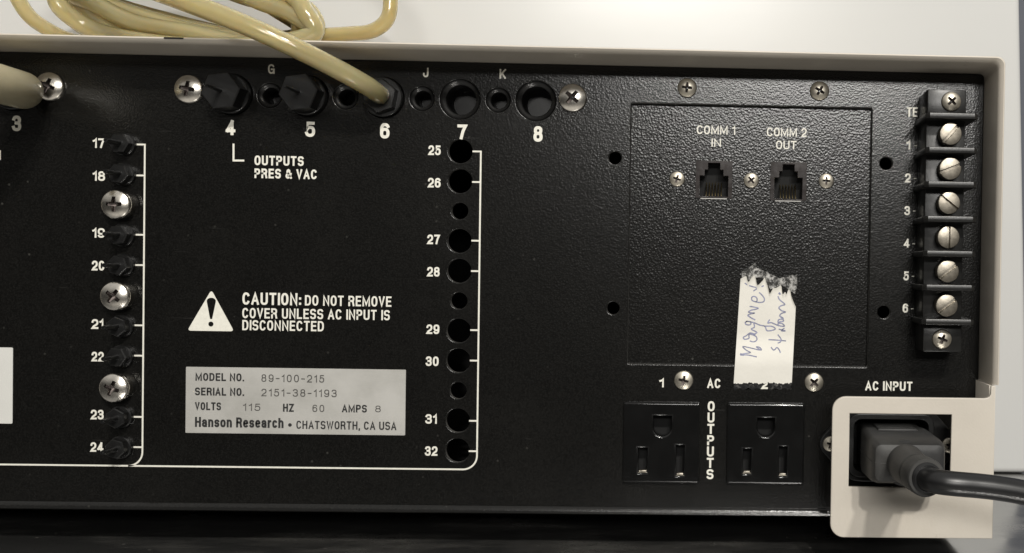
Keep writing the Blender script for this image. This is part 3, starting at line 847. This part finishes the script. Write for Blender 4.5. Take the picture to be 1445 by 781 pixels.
cap('printed_caption', 'PRES & VAC', 359.2, 447.3, 238.3, 252.9, .19, caph=13.4)
cap('warning_line', 'CAUTION:', 342.2, 424.5, 412.8, 431.4, .175, caph=17)
cap('warning_line', 'DO NOT REMOVE', 430.4, 552.5, 416.8, 433.2, .162, caph=14.4)
cap('warning_line', 'COVER UNLESS AC INPUT IS', 342, 550.3, 435.6, 451.4, .162, caph=14.2)
cap('warning_line', 'DISCONNECTED', 342, 457.2, 452.4, 467.3, .162, caph=14.2)
cap('printed_caption', 'AC', 998, 1016.8, 534.3, 548.2, .19, caph=13.4)
cap('port_number', '1', 930.4, 936.8, 534.4, 546.8, .2)
cap('port_number', '2', 1074.5, 1083.5, 535.9, 549.3, .2)
for i, ch in enumerate('OUTPUTS'):
    cx = 1003.6 - i * .28; cyy = 573.5 + i * 15.98
    cap('printed_letter', ch, cx - 4.9, cx + 4.9, cyy - 7.1, cyy + 7.1, .2)
cap('printed_caption', 'AC INPUT', 1221, 1287.5, 538.4, 551.7, .185, caph=13.2)
cap('terminal_number', 'TE', 1279.7, 1294.6, 151.7, 165.2, .16, M_INK)
for ch, l, r, t, b, dx, dy in (('1', 1279.3, 1284.6, 198.4, 211.2, 1290.4, 205.8), ('2', 1277.3, 1285.2, 245, 257.8, 1289.4, 252.1), ('3', 1276.3, 1284.2, 291, 304, 1288.2, 298), ('4', 1275.4, 1283.6, 337.4, 349.6, 1287.3, 344.3), ('5', 1275, 1282.6, 383.2, 396, 1286.4, 390.2), ('6', 1273.8, 1281.5, 428.8, 441.5, 1285.4, 436)):
    cap('terminal_number', ch, l, r, t, b, .19, M_INK)
    bm = bmesh.new(); p = P(dx, dy); q = P(dx + 3.6, dy + .05)
    ribbon(bm, [(p.x, p.z), (q.x, p.z)], .36, -.06, False); onto(finish('printed_dash', bm, M_INKG, None, False), panel)
def capc(txt, l, r, t, b): return onto(caption('printed_caption', txt, l, r, t, b, None, .145, .07, M_INK, base=PLATE_D), cp)
capc('COMM 1', 983.4, 1037.6, 177.6, 190); capc('IN', 1004, 1017.4, 195.9, 207.5)
capc('COMM 2', 1082.2, 1138.2, 180.8, 193.1); capc('OUT', 1095.2, 1124, 199, 210.8)
# rules and brackets
def rule(name, pts, wpx=2.3, cap_=False, sub=0):
    bm = bmesh.new(); q = [(P(*p).x, P(*p).z) for p in pts]
    ribbon(bm, q, wpx / 4.22, -.05, cap_); return onto(finish(name, bm, M_INK, None, False), panel)
xk = (P(205, 204).x + P(200.6, 631).x) / 2; xk2 = (P(678.9, 214).x + P(672.9, 637).x) / 2
zln = (P(100, 656.2).z + P(600, 662.6).z) / 2
def bracket(xv, ztop_, ticks, xs, xend):
    bm = bmesh.new(); w = 2.3 / 4.22; r = 4.6
    pts = [(xv, ztop_ + w / 2)] + [(xv - r + r * math.cos(R(-a)), zln + r + r * math.sin(R(-a))) for a in range(0, 91, 9)] + [(xend, zln)]
    ribbon(bm, pts, w, -.05, False)
    for i, z in enumerate(ticks): ribbon(bm, [(xs, z), (xv - w / 2 + .05, z)], w, -.056, False)
    onto(finish('printed_bracket', bm, M_INK, None, False), panel)
lz = [P(198, y).z for y in (204.2, 247.9, 331.6, 374.4, 459.4, 502.2, 588.6, 631.3)]
bracket(xk, lz[0], lz, xk - 2.9, XL + 5)
rz_ = [P(672, y).z for y in (214, 257.2, 340, 382.9, 466.2, 509.2, 594.2, 637)]
bracket(xk2, rz_[0], rz_, xk2 - 2.75, xk - 4.6)
rule('printed_rule', [(329.6, 203), (329.6, 226.8), (344.8, 226.9)], 2.6)
rule('printed_rule', [(0.2, 212.5), (0.2, 226)], 2.2)
# warning triangle: plate with the mark cut out
a = P(298.4, 409.2); b1 = P(264.4, 467.3); b2 = P(330.4, 467.4)
zb_ = (b1.z + b2.z) / 2
tri = [Vector((a.x, a.z)), Vector((b1.x, zb_)), Vector((b2.x, zb_))]; out = []
for i, v in enumerate(tri):
    p0 = v + (tri[i - 1] - v).normalized() * 1.25; p1 = v + (tri[(i + 1) % 3] - v).normalized() * 1.25
    for k in range(6):
        u = k / 5; q = p0 * (1 - u) ** 2 + v * 2 * u * (1 - u) + p1 * u * u; out.append((q.x, q.y))
t1 = P(298.3, 423.5); t2 = P(298, 450.5); dt = P(297.7, 457.6)
drop = [(t2.x + .38, t2.z), (t2.x + .95, t1.z + .6)] + [(t1.x + 1.42 * math.cos(R(k)), t1.z - .3 + 1.0 * math.sin(R(k))) for k in range(0, 181, 15)] + [(t2.x - .95, t1.z + .6), (t2.x - .38, t2.z)]
drop = [(t2.x + .35, t2.z)] + [(t1.x + 1.5 * math.cos(R(k)), t1.z - .4 + 1.1 * math.sin(R(k))) for k in range(-10, 191, 14)] + [(t2.x - .35, t2.z)]
tr = plate('warning_triangle', [out, drop, circ(dt.x, dt.z, .85, 20)], .06, .05, M_INK, None)
onto(tr, panel)

# ================================================================== MASKING TAPE
TAPE = empty('tape_label', P(1078, 470, 0))
tag(TAPE, 'torn strip of cream masking tape with blue handwriting stuck over the recessed plate edge', 'tape')
def tape_d(z):                                            # follows the recess, then climbs over its lower edge
    u = (z - (cz0 - .3)) / 11.0
    u = max(0, min(1, u)); u = u * u * (3 - 2 * u)
    return .14 + u * (PLATE_D + .04)
def TP(zx, zy, lift=0.0):                                 # coordinates measured on an enlargement of the tape
    px, py = 990 + zx / 3.905, 360 + zy / 3.905
    d = 0
    for _ in range(3): d = tape_d(P(px, py, d).z)
    p = P(px, py, d); p.y = -(d + lift); return p
topz = [(215, 131), (228, 124), (240, 116), (247, 120), (256, 147), (262, 148), (272, 130), (287, 113), (293, 114), (297, 125), (304, 155), (310, 168), (318, 163), (338, 140), (345, 125), (350, 127), (355, 145), (365, 170), (378, 216), (384, 205), (396, 182), (412, 182), (428, 172), (438, 167), (442, 178), (446, 214), (452, 216), (458, 206), (463, 205), (467, 218), (472, 207), (477, 193), (484, 190), (490, 200), (494, 225), (503, 250), (519, 286)]
# left edge runs 215,131 -> 177,706 ; right edge 519,286 -> 497,708
bot = lambda u: 707 + 2.6 * math.sin(u * 61) * (1 if u > .12 else .3) + (2.0 * math.sin(u * 133 + 1)) + 2.5 * math.sin(u * 17)
bm = bmesh.new(); cols = []
xs = []
for i in range(len(topz) - 1):
    (xa_, za_), (xb_, zb2) = topz[i], topz[i + 1]
    m_ = max(1, int((xb_ - xa_) / 4))
    for k in range(m_): t = k / m_; xs.append((xa_ + (xb_ - xa_) * t, za_ + (zb2 - za_) * t))
xs.append(topz[-1])
NR = 46
for (x, zt) in xs:
    u = (x - 215) / (519 - 215)
    xbm = 177 + u * (497 - 177); zb3 = bot(u)
    col = []
    for k in range(NR + 1):
        t = k / NR; yy = zt + (zb3 - zt) * t
        fr = (yy - 131) / (707 - 131)
        xl_ = 215 + (177 - 215) * fr
        xr_ = 519 + (497 - 519) * max(0, (yy - 286) / (708 - 286))
        # parallel sided below the torn corner
        xx = xl_ + (xr_ - xl_) * u if yy > 286 else x + (xl_ - 215) * (1 - u)
        col.append(bm.verts.new(TP(xx, yy, .4 * max(0, 1 - t / .055) ** 2)))
    cols.append(col)
for A, B in zip(cols, cols[1:]):
    for k in range(NR): bm.faces.new((A[k], B[k], B[k + 1], A[k + 1]))
r = bmesh.ops.extrude_face_region(bm, geom=bm.faces[:])
for v in [g for g in r['geom'] if isinstance(g, bmesh.types.BMVert)]: v.co.y -= .1
strip = finish('paper_strip', bm, M_TAPE); strip.location = -TAPE.location; strip.parent = TAPE
# handwriting (traced pen strokes), coordinates on two enlargements
def A1(x, y): return ((1030 + x / 7.81 - 990) * 3.905, (365 + y / 7.81 - 360) * 3.905)
def A2(x, y): return ((1030 + x / 7.1 - 990) * 3.905, (445 + y / 7.1 - 360) * 3.905)
pen = [
 [A1(*p) for p in ((165, 272), (200, 295), (255, 312), (300, 325), (285, 342), (260, 358))],
 [A1(*p) for p in ((350, 312), (372, 300))],
 [A1(*p) for p in ((322, 375), (350, 400), (378, 440), (372, 475), (330, 485), (285, 478), (245, 462), (240, 432), (262, 418), (292, 430), (300, 462), (285, 480))],
 [A1(*p) for p in ((218, 528), (262, 535), (312, 548), (285, 560), (235, 570), (205, 590), (240, 600), (272, 602), (225, 612), (198, 628), (235, 655), (278, 678))],
 [A2(*p) for p in ((250, 45), (205, 22), (185, 2))],
 [A2(*p) for p in ((150, 78), (170, 62), (205, 68), (208, 92), (180, 98), (155, 85), (170, 62), (240, 75), (300, 100), (350, 112), (372, 155), (430, 150), (455, 135), (420, 112), (350, 110))],
 [A2(*p) for p in ((240, 80), (245, 120), (215, 140), (270, 172), (240, 190), (255, 195))],
 [A2(*p) for p in ((255, 195), (205, 178), (165, 205), (135, 222), (148, 242), (190, 232), (190, 205), (205, 190), (262, 215), (268, 250), (235, 268), (200, 258))],
 [A2(*p) for p in ((300, 350), (315, 348), (300, 325), (265, 318), (300, 350), (210, 330), (130, 315), (165, 352), (205, 375), (150, 385), (105, 398), (180, 400), (268, 418))],
 [A2(*p) for p in ((105, 385), (140, 400), (105, 400))],
 [A1(*p) for p in ((545, 375), (555, 395), (535, 385))],
 [A1(*p) for p in ((530, 418), (548, 455), (605, 505), (565, 520), (540, 545), (570, 575), (612, 590), (570, 605), (550, 630), (575, 660), (590, 690), (545, 700), (530, 730), (560, 745))],
 [A2(*p) for p in ((495, 5), (535, 35), (490, 45), (485, 75), (525, 85), (545, 110), (490, 105), (415, 75), (380, 78), (398, 45))],
 [A2(*p) for p in ((490, 140), (530, 150), (555, 158), (515, 155), (545, 130))],
 [A2(*p) for p in ((388, 245), (470, 250), (560, 258))],
 [A2(*p) for p in ((480, 195), (512, 240), (505, 268), (480, 280))],
 [A2(*p) for p in ((412, 322), (440, 350), (470, 325), (492, 345), (505, 375))],
]
bm = bmesh.new()
for i, st in enumerate(pen):
    sp = smooth_path(st, 6)
    q = [TP(x, y, .125 + .003 * i) for x, y in sp]
    # ribbon with its own local depth
    for j in range(len(q) - 1):
        a, b = q[j], q[j + 1]
        dv = Vector((b.x - a.x, 0, b.z - a.z))
        if dv.length < 1e-4: continue
        dv.normalize(); nn = Vector((-dv.z, 0, dv.x)) * .21; ex = dv * .06; yo = Vector((0, -.0008 * (j % 3), 0))
        bm.faces.new([bm.verts.new(v) for v in (a - nn - ex + yo, b - nn + ex + yo, b + nn + ex + yo, a + nn - ex + yo)])
hw = finish('handwriting', bm, M_PEN, None, False); hw.location = -TAPE.location; hw.parent = TAPE
# gum left behind above and below the paper
M_GUM = mat('torn_adhesive_film', (0.72, 0.71, 0.68), 0.6)
_co = objco(M_GUM); _b = bsdf(M_GUM)
_m = ramp(M_GUM, noise(M_GUM, _co, 520, 6, 0.75), [(0.45, (0.05, 0.05, 0.05)), (0.62, (0.75, 0.75, 0.75))])
LK(M_GUM, _m, _b.inputs['Alpha'])
LK(M_GUM, bump(M_GUM, noise(M_GUM, _co, 500, 4), .6, .0003), _b.inputs['Normal'])
def film(name, pts, lift, m):
    bm = bmesh.new(); vs = [bm.verts.new(TP(x, y, lift)) for x, y in pts]
    f = bm.faces.new(vs); bmesh.ops.triangulate(bm, faces=[f])
    o = finish(name, bm, m, None, False); o.location = -TAPE.location; o.parent = TAPE; return o
random.seed(3)
top_edge = [(222 + 304 * t, 95 - 22 * math.sin(t * 7) - 12 * random.random() + 32 * t * t) for t in [k / 22 for k in range(23)]]
top_edge[5] = (296, 42); 
film('adhesive_residue', [(222, 135)] + top_edge + [(527, 170), (515, 215), (500, 205), (440, 165), (380, 190), (340, 125), (300, 125), (262, 140)], .02, M_GUM)
M_FILM = mat('dark_tape_backing', (0.016, 0.016, 0.017), 0.25)
_co = objco(M_FILM)
_m = ramp(M_FILM, noise(M_FILM, _co, 420, 5, 0.7), [(0.55, (0.012, 0.012, 0.013)), (0.78, (0.30, 0.29, 0.27))])
LK(M_FILM, _m, bsdf(M_FILM).inputs['Base Color']); LK(M_FILM, bump(M_FILM, noise(M_FILM, _co, 380, 4), .7, .0004), bsdf(M_FILM).inputs['Normal'])
lowe = [(490 - 312 * t, 738 + 6 * math.sin(t * 40) + 3 * random.random()) for t in [k / 20 for k in range(21)]]
keep = [(p[0], p[1]) for p in lowe]
film('adhesive_residue', [(178, 700), (496, 702)] + keep, -.105, M_FILM)

# ================================================================== POWER CORD
CORD = empty('power_cord', P(1283, 655, 38))
tag(CORD, 'dusty black power cord plugged into the inlet behind the beige guard, cable leading right', 'power cord')
def ck(o): o.location = -CORD.location; o.parent = CORD; return o
bx = pxbox(1213.5, 1305, 601, 669, 6); fx = pxbox(1231, 1337, 624, 685, 38)
bm = bmesh.new()
secs = []
for d, t, ins in ((-4, 0, 0), (3, .0, 0), (10, .2, 0), (20, .5, 0), (30, .78, .0), (35.5, .93, .25), (37.6, 1, 1.0), (38.3, 1, 2.4)):
    q = [bx[i] + (fx[i] - bx[i]) * t for i in range(4)]
    if d <= 3: q = [bx[0] + .6, bx[1] - .6, bx[2] + .4, bx[3] - .4]
    secs.append([bm.verts.new((x, -d, z)) for x, z in rrect(q[0] + ins, q[1] - ins, q[2] + ins, q[3] - ins, 1.9, 6)])
for A, B in zip(secs, secs[1:]):
    for k in range(len(A)): bm.faces.new((A[k], A[(k + 1) % len(A)], B[(k + 1) % len(A)], B[k]))
bm.faces.new(secs[0]); bm.faces.new(secs[-1])
ck(finish('plug_body', bm, M_PLUG))
# raised grip on the top of the plug and the moulding seam
bm = bmesh.new(); zt = bx[3]; box(bm, (bx[0] + bx[1]) / 2 - 6.5, (bx[0] + bx[1]) / 2 + 6.5, -16, -4, zt - 3, zt + .5, .6)
ck(finish('plug_ridge', bm, M_PLUG))
zc = (fx[2] + fx[3]) / 2
bm = bmesh.new()
sm = [(bx[0] - .02 + (fx[0] - bx[0]) * t, -d, (bx[2] + bx[3]) / 2 + (zc - (bx[2] + bx[3]) / 2) * t) for d, t in ((6, 0), (20, .5), (30, .78), (35, .92))]
sm += [(fx[0] + 1.0, -37.5, zc), (fx[0] + 2.6, -38.25, zc), (fx[0] + 12, -38.3, zc), (fx[1] - 3, -38.3, zc)]
tube(bm, sm, .16, 8); ck(finish('mould_seam', bm, M_PLUG))
cpth = [tuple(P(1277.5, 654, 36)), tuple(P(1280, 656.5, 41)), tuple(P(1285.5, 661, 50)), tuple(P(1292.5, 666, 58)), tuple(P(1300, 670.5, 65)), tuple(P(1308, 674.8, 70))]
sp = smooth_path(cpth, 8); n_ = len(sp)
rad = []
for i in range(n_):
    t = i / (n_ - 1); r = 6.1 - 1.0 * min(1, t * 1.5)
    if .66 < t <= .72: r = 4.75
    if t > .72: r = 5.35
    rad.append(r)
rad[-1] = 5.0; rad[0] = 7.0; rad[1] = 6.5
bm = bmesh.new(); tube(bm, sp, rad, 40); ck(finish('strain_relief', bm, M_PLUG))
e1 = Vector(sp[-1]); e0 = (e1 - Vector(sp[-3])).normalized()
bm = bmesh.new(); tube(bm, [e1 - e0 * .2, e1 + e0 * .35, e1 + e0 * .9], [4.3, 4.2, 3.6], 36); ck(finish('relief_mouth', bm, M_DARKCORD))
cable = [tuple(e1 - e0 * 3), tuple(e1 + e0 * .6), tuple(P(1323, 680, 75.5)), tuple(P(1345, 682.8, 77)), tuple(P(1380, 685.8, 77)), tuple(P(1410, 689.4, 77)), tuple(P(1445, 695.5, 77)), tuple(P(1490, 707, 77)), tuple(P(1560, 733, 74)), tuple(P(1640, 775, 68)), tuple(P(1700, 806, 64))]
bm = bmesh.new(); sp = smooth_path(cable, 8); tube(bm, sp, 3.3, 32); ck(finish('cable', bm, M_DARKCORD))

# ================================================================== HOSES
HZ = zto + 3.25                                           # centre height of a hose lying on the case top
def lay(px, py, y, r=3.2):
    p = P(px, py, -y)
    if y > -DRIM - 2 and p.z < zto + r + .1: p.z = zto + r + .1
    return tuple(p)
ax = Vector((-0.80, -0.42, 0.40))
path = [tuple(P(535.5, 134, 5.4)), tuple(P(531, 130.5, 9.5)), tuple(P(520, 122.5, 14)), tuple(P(500, 111, 18)), tuple(P(466, 92.5, 22)), tuple(P(420, 69.5, 26)), tuple(P(372, 47, 28.5)), tuple(P(318, 24, 30)), tuple(P(255, 0, 30)), tuple(P(190, -24, 24)), tuple(P(120, -52, 10))]
random.seed(21)
NLOOP = 24
us = [0.02, .5, .88, .3, .7, 1.0, .12, .42, .95, .22, .6, .8, .05, .36, .76, .9, .18, .55]
for li in range(NLOOP):
    u = (li * 0.618 + 0.05) % 1.0; y = 12 + li * 3.9; j = lambda s_: random.uniform(-s_, s_)
    L = lambda p, q: (p[0] + (q[0] - p[0]) * u + j(9), p[1] + (q[1] - p[1]) * u + j(5))
    pts = [L((58, -70), (70, -50)), L((72, -25), (105, -18)), L((88, 8), (150, 3)), L((120, 42), (222, 28)), L((190, 62), (300, 45)), L((290, 68), (372, 55)),
           L((385, 66), (420, 56)), L((438, 50), (432, 42)), L((437, 22), (402, 18)), L((408, -8), (335, -6)), L((350, -48), (265, -30)), L((250, -85), (190, -62)), L((140, -100), (120, -72))]
    for k, (px, py) in enumerate(pts): path.append(lay(px, py, y + k * .5 + j(2.5)))
# last pass: along the case top and round in a separate loop at the right
for px, py, y in ((18, -40, 108), (26, 0, 108), (58, 36, 106), (130, 62, 104), (300, 60, 98), (420, 52, 100), (490, 48, 100), (525, 44, 100), (546, 28, 100), (551, 0, 100), (545, -40, 100), (520, -80, 98), (470, -110, 92), (380, -130, 80)):
    path.append(lay(px, py, y))
bm = bmesh.new(); sp = smooth_path(path, 7)
tube(bm, sp, 3.08, 24, bore=2.4)
hose = finish('coiled_hose', bm, M_HOSE)
tag(hose, 'coil of yellowed clear hose on the case top, one end pushed on port 6', 'hose')

path = [tuple(P(33, 128, 5.4)), tuple(P(26, 126, 11)), tuple(P(8, 121, 19)), tuple(P(-20, 113, 28)), tuple(P(-70, 100, 40)), tuple(P(-140, 80, 50)), tuple(P(-240, 20, 52)), tuple(P(-330, -70, 40))]
bm = bmesh.new(); sp = smooth_path(path, 8)
rad = [6.0] * len(sp); rad[0] = 4.6; rad[1] = 5.6; rad[2] = 5.9
tube(bm, sp, rad, 28, bore=2.6)
ph = finish('milky_hose', bm, M_PALE)
tag(ph, 'thick milky hose end on port 3 at the left edge', 'hose')
